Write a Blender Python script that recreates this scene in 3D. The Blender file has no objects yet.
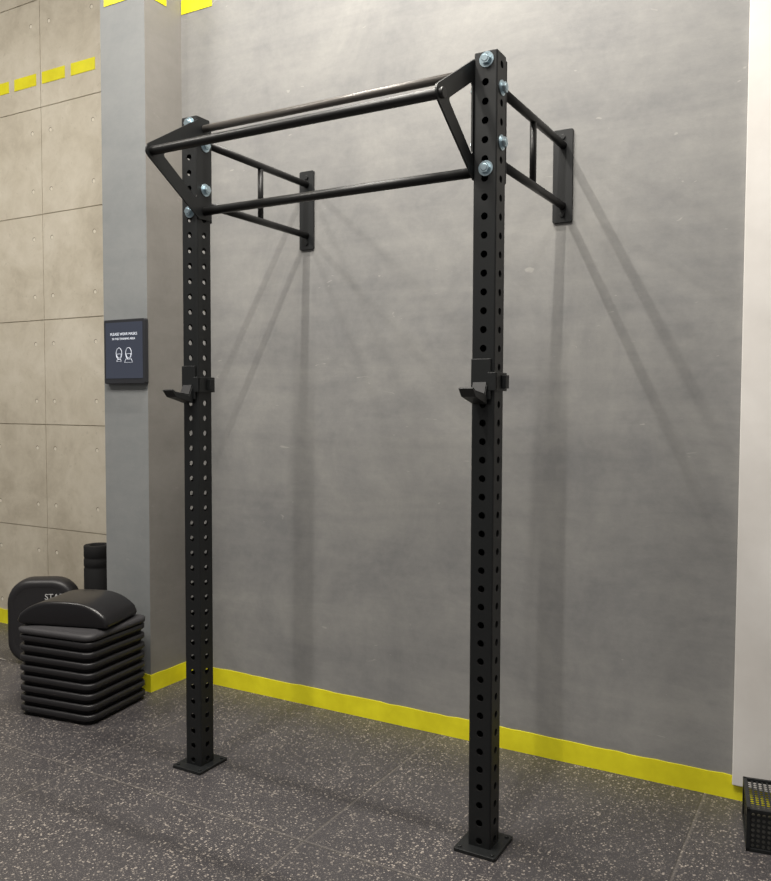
import bpy, bmesh, math, random
from mathutils import Vector, Matrix
random.seed(4)
sc=bpy.context.scene
sc.view_settings.view_transform='Standard'
COL=sc.collection

# ---------------------------------------------------------------- materials
def lin(c):
    c=c/255.0
    return c/12.92 if c<=.04045 else ((c+.055)/1.055)**2.4
def L(r,g,b): return (lin(r),lin(g),lin(b),1)
def newmat(name,color,rough=.5,metal=0,spec=.5):
    m=bpy.data.materials.new(name); m.use_nodes=True
    b=m.node_tree.nodes['Principled BSDF']
    b.inputs['Base Color'].default_value=color
    b.inputs['Roughness'].default_value=rough
    b.inputs['Metallic'].default_value=metal
    b.inputs['Specular IOR Level'].default_value=spec
    return m
class NT:
    def __init__(s,m): s.m=m; s.t=m.node_tree; s.b=s.t.nodes['Principled BSDF']
    def n(s,typ,**k):
        x=s.t.nodes.new(typ)
        for a,v in k.items(): setattr(x,a,v)
        return x
    def l(s,a,b): s.t.links.new(a,b)
    def math(s,op,a,b=None,c=None):
        x=s.n('ShaderNodeMath',operation=op)
        for i,v in enumerate((a,b,c)):
            if v is None: continue
            if isinstance(v,(int,float)): x.inputs[i].default_value=v
            else: s.l(v,x.inputs[i])
        return x.outputs[0]
    def noise(s,vec,scale,detail=4,rough=.55,dist=0):
        x=s.n('ShaderNodeTexNoise'); x.inputs['Scale'].default_value=scale
        x.inputs['Detail'].default_value=detail; x.inputs['Roughness'].default_value=rough
        x.inputs['Distortion'].default_value=dist
        s.l(vec,x.inputs['Vector']); return x.outputs['Fac']
    def ramp(s,f,stops):
        x=s.n('ShaderNodeValToRGB'); r=x.color_ramp
        r.elements[0].position=stops[0][0]; r.elements[0].color=stops[0][1]
        r.elements[1].position=stops[-1][0]; r.elements[1].color=stops[-1][1]
        for p,c in stops[1:-1]:
            e=r.elements.new(p); e.color=c
        s.l(f,x.inputs['Fac']); return x.outputs['Color']
    def mix(s,f,a,b,blend='MIX'):
        x=s.n('ShaderNodeMix',data_type='RGBA',blend_type=blend)
        if isinstance(f,(int,float)): x.inputs[0].default_value=f
        else: s.l(f,x.inputs[0])
        for i,v in ((6,a),(7,b)):
            if isinstance(v,tuple): x.inputs[i].default_value=v
            else: s.l(v,x.inputs[i])
        return x.outputs[2]
    def bump(s,h,st,dist=.01):
        x=s.n('ShaderNodeBump'); x.inputs['Strength'].default_value=st; x.inputs['Distance'].default_value=dist
        s.l(h,x.inputs['Height']); s.l(x.outputs[0],s.b.inputs['Normal'])
    def mapping(s,scale=(1,1,1)):
        g=s.n('ShaderNodeNewGeometry'); m=s.n('ShaderNodeMapping'); m.inputs['Scale'].default_value=scale
        s.l(g.outputs['Position'],m.inputs['Vector']); return m.outputs[0]

def wallmat(name,c1,c2,rough=.6,scuff=.35):
    m=newmat(name,c1,rough,spec=.35); t=NT(m)
    v=t.mapping((1,1,1)); v2=t.mapping((.40,.40,3.2)); v3=t.mapping((1.5,1.5,7))
    a=t.noise(v,2.1,8,.68,.6); b=t.noise(v2,1.6,6,.65,.6); c=t.noise(v,16,6,.75); d=t.noise(v3,2.2,5,.7,.8)
    f=t.math('ADD',t.math('MULTIPLY',a,.42),t.math('MULTIPLY',b,.26))
    f=t.math('ADD',f,t.math('MULTIPLY',c,.20)); f=t.math('ADD',f,t.math('MULTIPLY',d,.12))
    col=t.ramp(f,[(.40,c1),(.60,c2)])
    sc_=t.noise(t.mapping((1.3,1.3,4)),6,2,.5,1.5)
    sm=t.ramp(sc_,[(.735,(0,0,0,1)),(.76,(1,1,1,1))])
    col=t.mix(t.math('MULTIPLY',sm,scuff),col,L(190,187,180))
    t.l(col,t.b.inputs['Base Color'])
    t.l(t.math('ADD',t.math('MULTIPLY',b,.3),rough-.15),t.b.inputs['Roughness'])
    t.bump(t.noise(v,60,4,.7),.12,.004)
    return m
M_back=wallmat('painted_cement_grey',L(126,126,126),L(150,149,146),.48)
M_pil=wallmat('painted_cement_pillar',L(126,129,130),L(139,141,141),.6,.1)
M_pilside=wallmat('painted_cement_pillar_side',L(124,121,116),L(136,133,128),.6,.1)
M_white=newmat('white_plaster',L(222,218,212),.6); t=NT(M_white)
t.l(t.ramp(t.noise(t.mapping((1,1,1)),2.2,6,.6),[(.35,L(214,210,205)),(.65,L(228,225,221))]),t.b.inputs['Base Color'])

M_conc=newmat('exposed_concrete',L(190,178,158),.75,spec=.3); t=NT(M_conc)
v=t.mapping((1,1,1))
a=t.noise(v,1.5,8,.66,.8); b=t.noise(v,7,7,.72,.5)
f=t.math('ADD',t.math('MULTIPLY',a,.6),t.math('MULTIPLY',b,.4))
col=t.ramp(f,[(.34,L(174,165,148)),(.5,L(195,187,170)),(.66,L(210,203,188))])
bl=t.noise(v,38,3,.5); bm_=t.ramp(bl,[(.66,(0,0,0,1)),(.74,(1,1,1,1))])
col=t.mix(t.math('MULTIPLY',bm_,.25),col,L(146,137,120))
t.l(col,t.b.inputs['Base Color']); t.bump(t.noise(v,50,5,.7),.2,.004)
M_joint=newmat('concrete_joint',L(166,156,136),.9)
M_hole=newmat('tie_hole_dark',L(125,116,100),.9)
M_plug=newmat('tie_hole_plug',L(218,211,196),.8)

M_floor=newmat('speckled_rubber_floor',L(60,58,58),.42,spec=.45); t=NT(M_floor)
v=t.mapping((1,1,1))
def speck(scale,thr,vv,size):
    x=t.n('ShaderNodeTexVoronoi'); x.inputs['Scale'].default_value=scale; x.inputs['Randomness'].default_value=1
    t.l(vv,x.inputs['Vector'])
    sep=t.n('ShaderNodeSeparateColor'); t.l(x.outputs['Color'],sep.inputs[0])
    on=t.math('GREATER_THAN',sep.outputs[0],thr)
    sz=t.math('MULTIPLY',sep.outputs[1],size)
    near=t.math('LESS_THAN',x.outputs['Distance'],sz)
    return t.math('MULTIPLY',on,near), sep.outputs[2]
wn=t.n('ShaderNodeTexNoise'); wn.inputs['Scale'].default_value=130; t.l(v,wn.inputs['Vector'])
va=t.n('ShaderNodeVectorMath',operation='MULTIPLY_ADD'); t.l(wn.outputs['Color'],va.inputs[0]); va.inputs[1].default_value=(.005,.005,.005); t.l(v,va.inputs[2])
vv=va.outputs[0]
s1,r1=speck(118,.60,vv,.56); s2,r2=speck(220,.42,vv,.6)
clus=t.ramp(t.noise(v,3.5,4,.6),[(.35,(.45,.45,.45,1)),(.65,(1,1,1,1))])
base=t.ramp(t.noise(v,2.2,5,.6),[(.3,L(52,50,53)),(.7,L(68,66,68))])
fine=t.noise(v,160,2,.6)
base=t.mix(t.math('MULTIPLY',fine,.3),base,L(88,84,83))
col=t.mix(t.math('MULTIPLY',t.math('MULTIPLY',s2,.42),clus),base,L(152,144,136))
col=t.mix(t.math('MULTIPLY',t.math('MULTIPLY',t.math('MULTIPLY',s1,t.math('ADD',t.math('MULTIPLY',r1,.6),.4)),.85),clus),col,L(200,189,177))
sp=t.n('ShaderNodeSeparateXYZ'); t.l(v,sp.inputs[0])
def seam(o,off,per,w):
    m=t.math('PINGPONG',t.math('SUBTRACT',o,off),per/2)
    x=t.n('ShaderNodeMapRange'); x.inputs['From Min'].default_value=w*.4; x.inputs['From Max'].default_value=w*1.5
    x.inputs['To Min'].default_value=1; x.inputs['To Max'].default_value=0
    t.l(m,x.inputs['Value']); return x.outputs[0]
sx=seam(sp.outputs[0],-1.602,1.128,.0032); sy=seam(sp.outputs[1],2.258,1.128,.0032)
sm=t.math('MAXIMUM',sx,sy)
gx=seam(sp.outputs[0],-1.597,1.128,.006); gy=seam(sp.outputs[1],2.263,1.128,.006)
col=t.mix(t.math('MULTIPLY',t.math('MAXIMUM',gx,gy),.22),col,L(142,135,128))  # pale edge along the seams: a highlight painted into the floor colour
col=t.mix(t.math('MULTIPLY',sm,.5),col,L(40,39,39))
t.l(col,t.b.inputs['Base Color'])
h=t.math('SUBTRACT',t.math('MULTIPLY',t.noise(v,220,2,.6),.3),t.math('MULTIPLY',sm,.45))
t.bump(h,.35,.004)

M_yel=newmat('yellow_paint',L(216,208,30),.55); t=NT(M_yel)
t.l(t.ramp(t.noise(t.mapping((1,1,1)),7,5,.6),[(.3,L(220,210,24)),(.7,L(240,232,36))]),t.b.inputs['Base Color'])
def blackmat(name,c,rough,spec=.5,scale=300,st=.15):
    m=newmat(name,c,rough,spec=spec); t=NT(m); v=t.mapping((1,1,1))
    t.bump(t.noise(v,scale,2,.5),st,.001); return m
M_blk=blackmat('black_powder_coat',L(22,24,25),.45,.45)
M_bar=blackmat('black_bar_coat',L(24,24,24),.42,.45)
M_worn=newmat('worn_bar_steel',L(92,88,84),.36,.2)
M_zinc=newmat('zinc_bolt',L(190,210,220),.28,.85)
M_cap=newmat('black_plastic_cap',L(20,20,21),.5)
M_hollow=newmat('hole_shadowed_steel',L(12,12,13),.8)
M_uhmw=newmat('black_plastic_liner',L(32,32,34),.6)
M_riser=blackmat('dark_plastic_riser',L(33,32,34),.42,.5,80,.1)
M_risertop=blackmat('riser_top_rubber',L(60,59,61),.55,.4,120,.4)
M_vinyl=blackmat('black_vinyl',L(25,24,26),.3,.5,40,.12)
M_vinyl2=blackmat('grey_vinyl_side',L(34,33,35),.45,.5,60,.2)
M_foam=blackmat('black_foam',L(28,28,29),.8,.3,200,.4)
M_wht=newmat('white_print',L(190,190,190),.6)
M_screen=newmat('screen_glass',L(32,34,42),.15); bb=M_screen.node_tree.nodes['Principled BSDF']; bb.inputs['Emission Color'].default_value=L(70,75,88); bb.inputs['Emission Strength'].default_value=.55
M_icon=newmat('screen_white',L(210,215,225),.4); bb=M_icon.node_tree.nodes['Principled BSDF']; bb.inputs['Emission Color'].default_value=L(210,216,228); bb.inputs['Emission Strength'].default_value=.4
M_scrframe=newmat('screen_frame',L(44,45,49),.35)
M_cable=newmat('white_cable',L(185,181,174),.5)
M_ceil=newmat('ceiling_paint',L(150,146,140),.8)

# ---------------------------------------------------------------- mesh helpers
def finish(bm,name,mats,parent=None,smooth=False,bevel=0,seg=2):
    bmesh.ops.recalc_face_normals(bm,faces=bm.faces[:])
    me=bpy.data.meshes.new(name); bm.to_mesh(me); bm.free()
    if not isinstance(mats,(list,tuple)): mats=[mats]
    for m in mats: me.materials.append(m)
    ob=bpy.data.objects.new(name,me); COL.objects.link(ob)
    if parent: ob.parent=parent
    if smooth:
        for p in me.polygons: p.use_smooth=True
    if bevel:
        md=ob.modifiers.new('bevel','BEVEL'); md.width=bevel; md.segments=seg; md.limit_method='ANGLE'; md.angle_limit=math.radians(40)
    return ob
def addbox(bm,x0,x1,y0,y1,z0,z1,mi=0):
    vs=[bm.verts.new((x,y,z)) for x in(x0,x1) for y in(y0,y1) for z in(z0,z1)]
    for q in((0,1,3,2),(4,6,7,5),(0,4,5,1),(2,3,7,6),(0,2,6,4),(1,5,7,3)):
        f=bm.faces.new([vs[i] for i in q]); f.material_index=mi
def box(name,x0,x1,y0,y1,z0,z1,mat,parent=None,bevel=0):
    bm=bmesh.new(); addbox(bm,x0,x1,y0,y1,z0,z1); return finish(bm,name,mat,parent,bevel=bevel)
def addcyl(bm,p0,p1,r,n=24,mi=0,r2=None,smooth=True):
    p0=Vector(p0);p1=Vector(p1);d=(p1-p0)
    q=d.to_track_quat('Z','Y'); r2=r if r2 is None else r2
    a=[bm.verts.new(p0+q@Vector((r*math.cos(2*math.pi*i/n),r*math.sin(2*math.pi*i/n),0))) for i in range(n)]
    b=[bm.verts.new(p1+q@Vector((r2*math.cos(2*math.pi*i/n),r2*math.sin(2*math.pi*i/n),0))) for i in range(n)]
    for i in range(n):
        f=bm.faces.new((a[i],a[(i+1)%n],b[(i+1)%n],b[i])); f.material_index=mi; f.smooth=smooth
    for c in(list(reversed(a)),b):
        f=bm.faces.new(c); f.material_index=mi
def cyl(name,p0,p1,r,mat,parent=None,n=24,bevel=0):
    bm=bmesh.new(); addcyl(bm,p0,p1,r,n); return finish(bm,name,mat,parent,bevel=bevel)
def prism(bm,pts,axis,a,b,mi=0):
    def P(p,t):
        return {'x':(t,p[0],p[1]),'y':(p[0],t,p[1]),'z':(p[0],p[1],t)}[axis]
    A=[bm.verts.new(P(p,a)) for p in pts];B=[bm.verts.new(P(p,b)) for p in pts]
    n=len(pts)
    for i in range(n):
        f=bm.faces.new((A[i],A[(i+1)%n],B[(i+1)%n],B[i])); f.material_index=mi
    for c in(list(reversed(A)),B):
        f=bm.faces.new(c); f.material_index=mi
def empty(name,loc=(0,0,0)):
    e=bpy.data.objects.new(name,None); e.location=loc; COL.objects.link(e); return e
def rrect(cx,cy,w,d,r,n=5):
    out=[]
    for sx,sy,a0 in((1,1,0),(-1,1,90),(-1,-1,180),(1,-1,270)):
        for i in range(n+1):
            a=math.radians(a0+90*i/n)
            out.append((cx+sx*(w/2-r)+r*math.cos(a),cy+sy*(d/2-r)+r*math.sin(a)))
    return out

# ---------------------------------------------------------------- key dimensions
YW=3.316; XC=-3.114; YP=3.058; XPL=-3.425; YC=3.538; H=2.605; S=.080; YU=2.543
XL,XR=-2.315,-1.058
CEIL=4.9

box('floor',-8,3,-4,YC+.15,-.1,0,M_floor)
box('wall_back',XC,2.2,YW,YW+.35,0,CEIL,M_back)
bm=bmesh.new(); addbox(bm,XPL,XC,YP,YW+.35,0,CEIL)
ob=finish(bm,'wall_pillar',[M_pil,M_pilside])
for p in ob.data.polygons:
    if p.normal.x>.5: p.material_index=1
bm=bmesh.new(); addbox(bm,-8,XPL,YC+.006,YC+.15,0,CEIL,1)
PW=.93; PH=.6635; g=.0025
x=-4.50-PW*4
while x<XPL:
    z=.014-PH
    while z<CEIL:
        x0,x1=max(x+g,-8),min(x+PW-g,XPL); z0,z1=max(z+g,0),min(z+PH-g,CEIL)
        if z1>z0 and x1>x0:
            addbox(bm,x0,x1,YC,YC+.02,z0,z1,0)
            for hx in(x+.085,x+PW*.5,x+PW-.085):
                for hz in(z+.15,z+PH-.15):
                    if hz<z0+.02 or hz>z1-.02 or hx>XPL-.03 or hx<x0: continue
                    addcyl(bm,(hx,YC-.0006,hz),(hx,YC+.002,hz),.014,14,2)
                    addcyl(bm,(hx+.002,YC-.0012,hz-.002),(hx+.002,YC+.002,hz-.002),.0115,12,3)
        z+=PH
    x+=PW
finish(bm,'wall_left',[M_conc,M_joint,M_hole,M_plug])
box('wall_right',-.372,2.2,YW-.022,YW,.062,CEIL,M_white,bevel=.003)
box('ceiling',-8,3,-4,YC+.15,CEIL,CEIL+.1,M_ceil)

def wobstrip(name,p0,p1,h,nrm,th=.004):
    bm=bmesh.new(); p0=Vector(p0);p1=Vector(p1); n=max(4,int((p1-p0).length/.05)); nr=Vector(nrm)*th
    rows=[]
    for i in range(n+1):
        p=p0.lerp(p1,i/n); t_=h+random.uniform(-.0025,.0025)
        rows.append([bm.verts.new(p),bm.verts.new(p+nr),bm.verts.new(p+nr+Vector((0,0,t_))),bm.verts.new(p+Vector((0,0,t_)))])
    for a,b in zip(rows,rows[1:]):
        for k in range(4):
            bm.faces.new((a[k],a[(k+1)%4],b[(k+1)%4],b[k]))
    bm.faces.new(rows[0]); bm.faces.new(rows[-1])
    return finish(bm,name,M_yel)
wobstrip('baseboard_back',(XC+.004,YW,0),(2.2,YW,0),.09,(0,-1,0))
wobstrip('baseboard_pillar_side',(XC,YP-.004,0),(XC,YW-.001,0),.09,(1,0,0))
wobstrip('baseboard_pillar_front',(XPL,YP,0),(XC,YP,0),.09,(0,-1,0))
wobstrip('baseboard_left',(-8,YC,0),(XPL,YC,0),.095,(0,-1,0))
bm=bmesh.new()
def dash(x0,x1,y,z0=3.472): prism(bm,[(x0,z0),(x1,z0),(x1,z0+.073),(x0,z0+.073)],'y',y-.0025,y)
x=-4.01
while x>-7.7: dash(x-.21,x,YC); x-=.265
dash(-3.95,-3.74,YC)
dash(XC+.003,XC+.21,YW,3.50)
dash(XPL+.03,XPL+.2,YP,3.50); dash(XPL+.25,XC,YP,3.50)
addbox(bm,XC,XC+.0025,YP,YP+.15,3.50,3.573)
finish(bm,'trim_1',M_yel)

# ---------------------------------------------------------------- pull-up rig
rig=empty('wall_mounted_pull_up_rig')
def upright(name,X,Y):
    bm=bmesh.new(); s=S/2; r=.006; pitch=.0605; hr=.0118; N=16; th=.004
    nz=int(H/pitch); z_start=(H-nz*pitch)/2
    hw=s-r
    for k in range(4):
        rot=Matrix.Rotation(math.pi/2*k,4,'Z')
        def P(a,z,d=0): 
            v=rot@Vector((a,-(s-d),0)); return bm.verts.new((X+v.x,Y+v.y,z))
        for c in range(nz):
            z0=z_start+c*pitch; z1=z0+pitch; zc=(z0+z1)/2
            outer=[];inner=[];inn2=[]
            for i in range(N):
                a=2*math.pi*(i+.5)/N; ca,sa=math.cos(a),math.sin(a)
                m=max(abs(ca)/hw,abs(sa)/(pitch/2))
                outer.append((ca/m,zc+sa/m)); inner.append(P(hr*ca,zc+hr*sa)); inn2.append(P(hr*ca,zc+hr*sa,th))
            ov=[P(a,z) for a,z in outer]
            for i in range(N):
                j=(i+1)%N
                (a0,z_0),(a1,z_1)=outer[i],outer[j]
                cor=None
                if (abs(abs(a0)-hw)<1e-6 and abs(abs(z_1-zc)-pitch/2)<1e-6) or (abs(abs(a1)-hw)<1e-6 and abs(abs(z_0-zc)-pitch/2)<1e-6):
                    if not(abs(abs(a0)-hw)<1e-6 and abs(abs(a1)-hw)<1e-6):
                        cor=P(math.copysign(hw,a0+a1),zc+math.copysign(pitch/2,z_0+z_1-2*zc))
                if cor: bm.faces.new((ov[i],cor,ov[j],inner[j],inner[i]))
                else: bm.faces.new((ov[i],ov[j],inner[j],inner[i]))
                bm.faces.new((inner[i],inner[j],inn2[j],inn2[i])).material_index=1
        for z0,z1 in((0,z_start),(z_start+nz*pitch,H)):
            if z1-z0>1e-5: bm.faces.new((P(-hw,z0),P(hw,z0),P(hw,z1),P(-hw,z1)))
        prev=None
        for i in range(5):
            a=-math.pi/2+math.pi/2*i/4
            v=rot@Vector((hw+r*math.cos(a),-hw+r*math.sin(a),0))
            cur=(bm.verts.new((X+v.x,Y+v.y,0)),bm.verts.new((X+v.x,Y+v.y,H)))
            if prev: 
                f=bm.faces.new((prev[0],cur[0],cur[1],prev[1])); f.smooth=True
            prev=cur
    ob=finish(bm,name,[M_blk,M_hollow],rig)
    bm=bmesh.new(); prism(bm,rrect(X,Y,S-.001,S-.001,.006),'z',H-.004,H+.004)
    finish(bm,name+'_cap',M_cap,rig,bevel=.001)
    bm=bmesh.new(); prism(bm,rrect(X,Y,.148,.168,.006),'z',0.0,.012)
    for bx,by in((-.058,-.066),(.058,-.066),(.058,.066),(-.058,.066)):
        addcyl(bm,(X+bx,Y+by,.012),(X+bx,Y+by,.016),.008,6,smooth=False)
    finish(bm,name+'_foot_plate',M_blk,rig,bevel=.0015)
upright('upright_left',XL,YU); upright('upright_right',XR,YU)

def bolt(bm,p,ax,r=.0125):
    p=Vector(p);ax=Vector(ax)
    addcyl(bm,p,p+ax*.003,.0245,24,0)
    addcyl(bm,p+ax*.003,p+ax*.005,.019,24,0)
    addcyl(bm,p+ax*.005,p+ax*.016,.0170,6,0,smooth=False)
    addcyl(bm,p+ax*.016,p+ax*.018,.012,18,0,r2=.010)
s=S/2
bm=bmesh.new()
for X,sg in((XL,1),(XR,-1)):
    for z in(2.582,2.240): bolt(bm,(X+.004,YU-s,z),(0,-1,0))
    for z in(2.500,2.327):
        xo=X+s+(.006 if sg==1 else 0); bolt(bm,(xo,YU+.002,z),(1,0,0))
        xo=X-s-(.006 if sg==-1 else 0); bolt(bm,(xo,YU+.002,z),(-1,0,0))
finish(bm,'bolts',M_zinc,rig)

TY,TZ=2.262,2.408
def bracket(name,x0,x1):
    bm=bmesh.new()
    def offs(c,r,a0,a1,n): return [(c[0]+r*math.cos(math.radians(a0+(a1-a0)*i/n)),c[1]+r*math.sin(math.radians(a0+(a1-a0)*i/n))) for i in range(n+1)]
    outer=[(YU+s-.002,2.210),(YU+s-.002,2.594)]
    outer+=[(YU-s+.005,2.594)]
    outer+=offs((TY,TZ),.030,118,242,8)
    outer+=[(YU-s+.005,2.210)]
    inner=offs((YU-s-.014,2.506),.008,0,118,4)+offs((TY+.068,TZ),.009,118,242,4)+offs((YU-s-.014,2.298),.008,-118,0,4)
    vo=[bm.verts.new((x0,*p)) for p in outer]; vi=[bm.verts.new((x0,*p)) for p in inner]
    eo=[bm.edges.new((vo[i],vo[(i+1)%len(vo)])) for i in range(len(vo))]
    ei=[bm.edges.new((vi[i],vi[(i+1)%len(vi)])) for i in range(len(vi))]
    r=bmesh.ops.triangle_fill(bm,edges=eo+ei,use_beauty=True)
    fs=[f for f in r['geom'] if isinstance(f,bmesh.types.BMFace)]
    e=bmesh.ops.extrude_face_region(bm,geom=fs)
    for v_ in [g_ for g_ in e['geom'] if isinstance(g_,bmesh.types.BMVert)]: v_.co.x=x1
    finish(bm,name,M_blk,rig)
bracket('bracket_left',XL+s,XL+s+.006); bracket('bracket_right',XR-s-.006,XR-s)
cyl('bar_front',(XL+s-.016,TY,TZ),(XR-s+.012,TY,TZ),.0165,M_bar,rig,32,bevel=.003)
cyl('bar_top',(XL+s+.006,YU,2.566),(XR-s-.006,YU,2.566),.0145,M_worn,rig,32)
cyl('bar_low',(XL+s+.006,YU,2.244),(XR-s-.006,YU,2.244),.0170,M_bar,rig,32)
for X,n in((XL,'left'),(XR,'right')):
    bm=bmesh.new()
    addbox(bm,X-.040,X+.040,YU+s,YU+s+.007,2.205,2.598)
    finish(bm,'brace_flange_'+n,M_blk,rig,bevel=.0015)
    bm=bmesh.new()
    prism(bm,rrect(X,2.405,.082,.372,.008),'y',YW-.010,YW)
    for z in(2.25,2.56):
        addcyl(bm,(X+.0,YW-.010,z),(X,YW-.016,z),.011,6,smooth=False)
    finish(bm,'wall_plate_'+n,M_blk,rig,bevel=.0015)
    bm=bmesh.new()
    addcyl(bm,(X,YU+s+.006,2.528),(X,YW-.009,2.528),.0155,24)
    addcyl(bm,(X,YU+s+.006,2.287),(X,YW-.009,2.287),.0155,24)
    addcyl(bm,(X,2.955,2.30),(X,2.955,2.515),.0125,20)
    finish(bm,'wall_brace_'+n,M_bar,rig)
    bm=bmesh.new(); yf=YU-s
    addbox(bm,X-.038,X+.030,yf-.010,yf,1.500,1.632)
    prism(bm,[(yf-.010,1.484),(yf-.104,1.508),(yf-.126,1.534),(yf-.119,1.538),(yf-.094,1.524),(yf-.028,1.514),(yf-.010,1.552)],'x',X-.030,X+.020)
    addbox(bm,X+s+.001,X+s+.009,yf-.010,YU+s+.008,1.528,1.588)
    addbox(bm,X+.020,X+s+.009,yf-.011,yf-.001,1.528,1.588)
    addbox(bm,X+s+.009,X+s+.024,YU+.002,YU+.030,1.536,1.580)
    finish(bm,'j_hook_'+n,M_blk,rig,bevel=.002)
    bm=bmesh.new(); prism(bm,[(yf-.010,1.555),(yf-.028,1.5145),(yf-.094,1.5245),(yf-.0945,1.528),(yf-.031,1.5195),(yf-.0145,1.556)],'x',X-.028,X+.018)
    finish(bm,'j_hook_liner_'+n,M_uhmw,rig)

# ---------------------------------------------------------------- stack of step platforms
ang=math.radians(8)
W=.445
F0=Vector((-3.008,2.582))
ux=Vector((-math.cos(ang),-math.sin(ang))); uy=Vector((-math.sin(ang),math.cos(ang)))
C=F0+ux*W/2+uy*W*.475
stk=empty('stack_of_step_platforms',(C.x,C.y,0)); stk.rotation_euler=(0,0,ang)
D=W*.95
nl=8; lh=.0485
for i in range(nl):
    z=i*lh
    bm=bmesh.new()
    prof=[(.020,0),(.015,.004),(.013,.016),(.004,.020),(0,.024),(0,.041),(.003,.0455),(.012,.0475)]
    rings=[[bm.verts.new((x_,y_,z+zz)) for x_,y_ in rrect(0,0,W-2*ins,D-2*ins,.05-ins*.6,6)] for ins,zz in prof]
    for a,b in zip(rings,rings[1:]):
        n=len(a)
        for k in range(n): bm.faces.new((a[k],a[(k+1)%n],b[(k+1)%n],b[k])).smooth=True
    bm.faces.new(rings[-1]); bm.faces.new(list(reversed(rings[0])))
    finish(bm,'riser_%d'%(i+1),M_riser,stk)
zt=nl*lh-.001
bm=bmesh.new()
rings=[[bm.verts.new((x_,y_,z_)) for x_,y_ in rrect(0,0,W-2*ins,D-2*ins,.05,6)] for ins,z_ in((.016,zt-.001),(-.002,zt+.008),(-.003,zt+.026),(.006,zt+.034),(.016,zt+.037),(.020,zt+.036),(.035,zt+.042),(.045,zt+.043))]
for a,b in zip(rings,rings[1:]):
    n=len(a)
    for k in range(n): bm.faces.new((a[k],a[(k+1)%n],b[(k+1)%n],b[k])).smooth=True
bm.faces.new(rings[-1]); bm.faces.new(list(reversed(rings[0])))
finish(bm,'platform_top',M_risertop,stk)
ZT=zt+.043

prof=[]; w=.225
for i in range(33):
    u=-1+2*i/32
    prof.append((u*w,.050+.068*(1-abs(u)**3.0)*(1+.06*u)))
prof=[(-w-.012,.0),(-w-.014,.02)]+prof+[(w+.012,.02),(w+.008,0)]
bm=bmesh.new(); prism(bm,prof[::-1],'y',-.145,.145)
am=finish(bm,'ab_exercise_mat',M_vinyl,None,smooth=True,bevel=.018,seg=4)
am.location=(C.x-.01,C.y-.02,ZT+.001); am.rotation_euler=(0,0,ang+math.radians(10))
bm=bmesh.new()
pts=rrect(0,.242,.38,.484,.13,8)
rings=[[bm.verts.new((x_*k,y_,(z_-.242)*k+.242)) for x_,z_ in pts] for y_,k in((-.060,.80),(-.070,.90),(-.055,.975),(-.03,1),(.03,1),(.055,.975),(.07,.9))]
for a,b in zip(rings,rings[1:]):
    n=len(a)
    for k in range(n): bm.faces.new((a[k],a[(k+1)%n],b[(k+1)%n],b[k])).smooth=True
bm.faces.new(rings[-1]); bm.faces.new(list(reversed(rings[0])))
am2=finish(bm,'ab_exercise_mat',M_vinyl2,None)
am2.location=(-4.015,3.13,.001); am2.rotation_euler=(0,0,math.radians(35))
def text(name,body,size,loc,rot,mat,parent,ext=.0006):
    cu=bpy.data.curves.new(name,'FONT'); cu.body=body; cu.size=size; cu.extrude=ext; cu.align_x='CENTER'; cu.align_y='CENTER'
    cu.materials.append(mat); ob=bpy.data.objects.new(name,cu); COL.objects.link(ob)
    ob.location=loc; ob.rotation_euler=rot; ob.parent=parent; return ob
text('lettering','STAR',.046,(.075,-.0715,.385),(math.radians(90),0,0),M_wht,am2)

# foam roller
bm=bmesh.new(); rc=(-3.905,3.42); n=40; zt_=.64; RR=.080
prof=[(RR-.008,0),(RR,.006),(RR,.50),(RR-.003,.505),(RR-.003,.515),(RR,.52),(RR,.555),(RR-.003,.56),(RR-.003,.57),(RR,.575),(RR,zt_-.006),(RR-.004,zt_),(.048,zt_),(.044,zt_-.004),(.044,.3)]
rings=[[bm.verts.new((rc[0]+r_*math.cos(2*math.pi*i/n),rc[1]+r_*math.sin(2*math.pi*i/n),z_)) for i in range(n)] for r_,z_ in prof]
for a,b in zip(rings,rings[1:]):
    for k in range(n): bm.faces.new((a[k],a[(k+1)%n],b[(k+1)%n],b[k])).smooth=True
bm.faces.new(rings[-1]); bm.faces.new(list(reversed(rings[0])))
finish(bm,'foam_roller',M_foam)

cu=bpy.data.curves.new('power_cable','CURVE'); cu.dimensions='3D'; cu.bevel_depth=.002
P=[(-4.22,3.02,.003),(-4.36,3.04,.003),(-4.47,3.16,.003),(-4.60,3.20,.003),(-4.85,3.4,.003)]
sp_=cu.splines.new('BEZIER'); sp_.bezier_points.add(len(P)-1)
for b_,p_ in zip(sp_.bezier_points,P): b_.co=p_; b_.handle_left_type=b_.handle_right_type='AUTO'
cu.materials.append(M_cable); ob=bpy.data.objects.new('power_cable',cu); COL.objects.link(ob)

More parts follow.
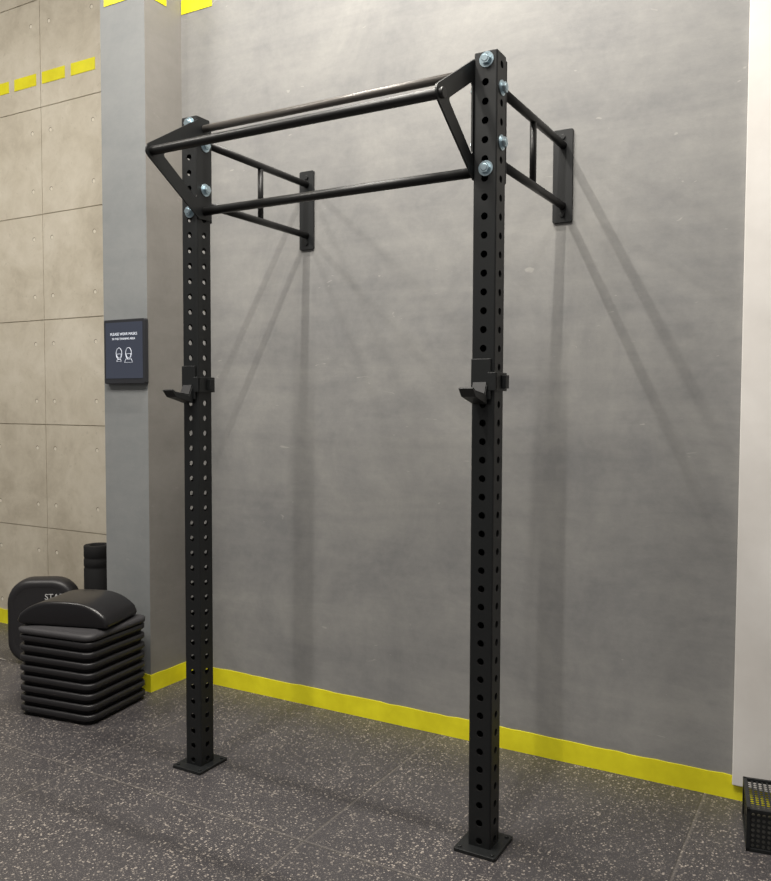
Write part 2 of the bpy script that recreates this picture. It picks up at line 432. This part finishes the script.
# ---------------------------------------------------------------- touch screen on the pillar
scr=empty('wall_tablet_display')
SX,SZ=-3.252,1.744
bm=bmesh.new(); prism(bm,rrect(SX,SZ,.290,.328,.010),'y',YP-.026,YP)
finish(bm,'housing',M_scrframe,scr,bevel=.003)
bm=bmesh.new(); prism(bm,rrect(SX,SZ+.006,.262,.285,.004),'y',YP-.0275,YP-.025)
finish(bm,'glass',M_screen,scr)
ry=(math.radians(90),0,0); yy=YP-.0285
text('headline','PLEASE WEAR MASKS',.020,(SX,yy,SZ+.088),ry,M_icon,scr,.0003)
text('subline','IN THE TRAINING AREA',.015,(SX,yy,SZ+.064),ry,M_icon,scr,.0003)
def icon(x,z,k):
    cu=bpy.data.curves.new('face_icon_%d'%k,'CURVE'); cu.dimensions='3D'; cu.bevel_depth=.0012
    sets=[[(x+.024*math.cos(a)*.85,z+.029*math.sin(a)) for a in [2*math.pi*i/24 for i in range(24)]]]
    sets.append([(x-.016,z-.002),(x+.016,z-.002),(x+.014,z-.016),(x,z-.024),(x-.014,z-.016)])
    if k==2: sets.append([(x-.020,z-.029),(x+.020,z-.029),(x+.028,z-.046),(x-.028,z-.046)])
    else: sets.append([(x-.012,z-.030),(x+.012,z-.030),(x+.016,z-.040),(x-.016,z-.040)])
    for s_ in sets:
        q=cu.splines.new('POLY'); q.points.add(len(s_)-1)
        for a,b in zip(q.points,s_): a.co=(b[0],yy,b[1],1)
        q.use_cyclic_u=True
    cu.materials.append(M_icon); ob=bpy.data.objects.new('face_icon_%d'%k,cu); COL.objects.link(ob); ob.parent=scr
icon(SX-.034,SZ-.010,1); icon(SX+.034,SZ-.010,2)

# ---------------------------------------------------------------- black mesh tray at the right
tray=empty('mesh_storage_tray',(-.285,2.945,0)); tray.rotation_euler=(0,0,math.radians(9))
x0,x1,y0,y1,z0,z1=0,.42,0,.255,0,.145
bm=bmesh.new(); e=.012
for (a,b) in((x0,y0),(x1-e,y0),(x0,y1-e),(x1-e,y1-e)): addbox(bm,a,a+e,b,b+e,z0,z1)
for z in(z0,z1-e):
    addbox(bm,x0,x1,y0,y0+e,z,z+e); addbox(bm,x0,x1,y1-e,y1,z,z+e)
    addbox(bm,x0,x0+e,y0,y1,z,z+e); addbox(bm,x1-e,x1,y0,y1,z,z+e)
addbox(bm,x0+e,x1-e,y0+e,y1-e,z0+.002,z0+.006)
finish(bm,'frame',M_blk,tray,bevel=.001)
def meshpanel(name,origin,U,V,lu,lv,cell=.016,hr=.0056):
    bm=bmesh.new(); O=Vector(origin);U=Vector(U);V=Vector(V); nu=int(lu/cell); nv=int(lv/cell); cu_,cv=lu/nu,lv/nv
    for i in range(nu):
        for j in range(nv):
            c=((i+.5)*cu_,(j+.5)*cv); N=12; o=[];q=[]
            for k in range(N):
                a=2*math.pi*(k+.5)/N; ca,sa=math.cos(a),math.sin(a); m=max(abs(ca)/(cu_/2),abs(sa)/(cv/2))
                o.append(bm.verts.new(O+U*(c[0]+ca/m)+V*(c[1]+sa/m))); q.append(bm.verts.new(O+U*(c[0]+hr*ca)+V*(c[1]+hr*sa)))
            for k in range(N): bm.faces.new((o[k],o[(k+1)%N],q[(k+1)%N],q[k]))
            for su,sv in((-1,-1),(-1,1),(1,-1),(1,1)):
                cc=bm.verts.new(O+U*(c[0]+su*cu_/2)+V*(c[1]+sv*cv/2))
                near=sorted(range(N),key=lambda k:(o[k].co-cc.co).length)[:2]
                bm.faces.new((cc,o[near[0]],o[near[1]]))
    finish(bm,name,M_blk,tray)
meshpanel('mesh_front',(x0+e,y0+.005,z0+e),(1,0,0),(0,0,1),x1-x0-2*e,z1-z0-2*e)
meshpanel('mesh_side',(x0+.005,y0+e,z0+e),(0,1,0),(0,0,1),y1-y0-2*e,z1-z0-2*e)
meshpanel('mesh_top',(x0+e,y0+e,z1-.005),(1,0,0),(0,1,0),x1-x0-2*e,y1-y0-2*e)

# ---------------------------------------------------------------- lights
def area(name,loc,size,power,col,target=None,sy=None):
    l=bpy.data.lights.new(name,'AREA'); l.energy=power; l.color=col; l.shape='RECTANGLE'; l.size=size; l.size_y=sy or size
    ob=bpy.data.objects.new(name,l); COL.objects.link(ob); ob.location=loc
    if target:
        d=Vector(target)-Vector(loc); ob.rotation_euler=d.to_track_quat('-Z','Y').to_euler()
    return ob
WARM=(1,.95,.875)
for i,(lx,pw,sz) in enumerate(((.25,28,.3),(-.99,92,.04),(-2.25,92,.04),(-3.50,34,.15),(-4.9,88,.3))):
    area('strip_light_%d'%(i+1),(lx,.95,4.8),sz,pw,WARM,sy=1.2)
area('ceiling_lamp_overhead',(-1.7,2.50,4.8),1.2,100,WARM,sy=.05)
area('fill_light_behind',(-1.4,-2.2,4.7),2.2,38,WARM,target=(-1.7,2.6,1.5))  # added soft fill from behind the camera, brightens the front faces
w=bpy.data.worlds.new('World'); sc.world=w; w.use_nodes=True
w.node_tree.nodes['Background'].inputs[0].default_value=(1,.98,.95,1); w.node_tree.nodes['Background'].inputs[1].default_value=.18

# ---------------------------------------------------------------- camera
f,pitch,yaw,roll=830.3,math.radians(2.634),math.radians(29.571),math.radians(.187)
R=Vector((math.cos(yaw),math.sin(yaw),0)); F=Vector((-math.sin(yaw),math.cos(yaw),0)); Z=Vector((0,0,1))
Fw=F*math.cos(pitch)-Z*math.sin(pitch); U=Z*math.cos(pitch)+F*math.sin(pitch)
R2=R*math.cos(roll)+U*math.sin(roll); U2=U*math.cos(roll)-R*math.sin(roll)
cd=bpy.data.cameras.new('camera'); cam=bpy.data.objects.new('camera',cd); COL.objects.link(cam)
cd.sensor_width=36; cd.sensor_fit='AUTO'; cd.lens=f*36/881
M=Matrix((R2,U2,-Fw)).transposed().to_4x4(); M.translation=Vector((0,0,1.49)); cam.matrix_world=M
sc.camera=cam
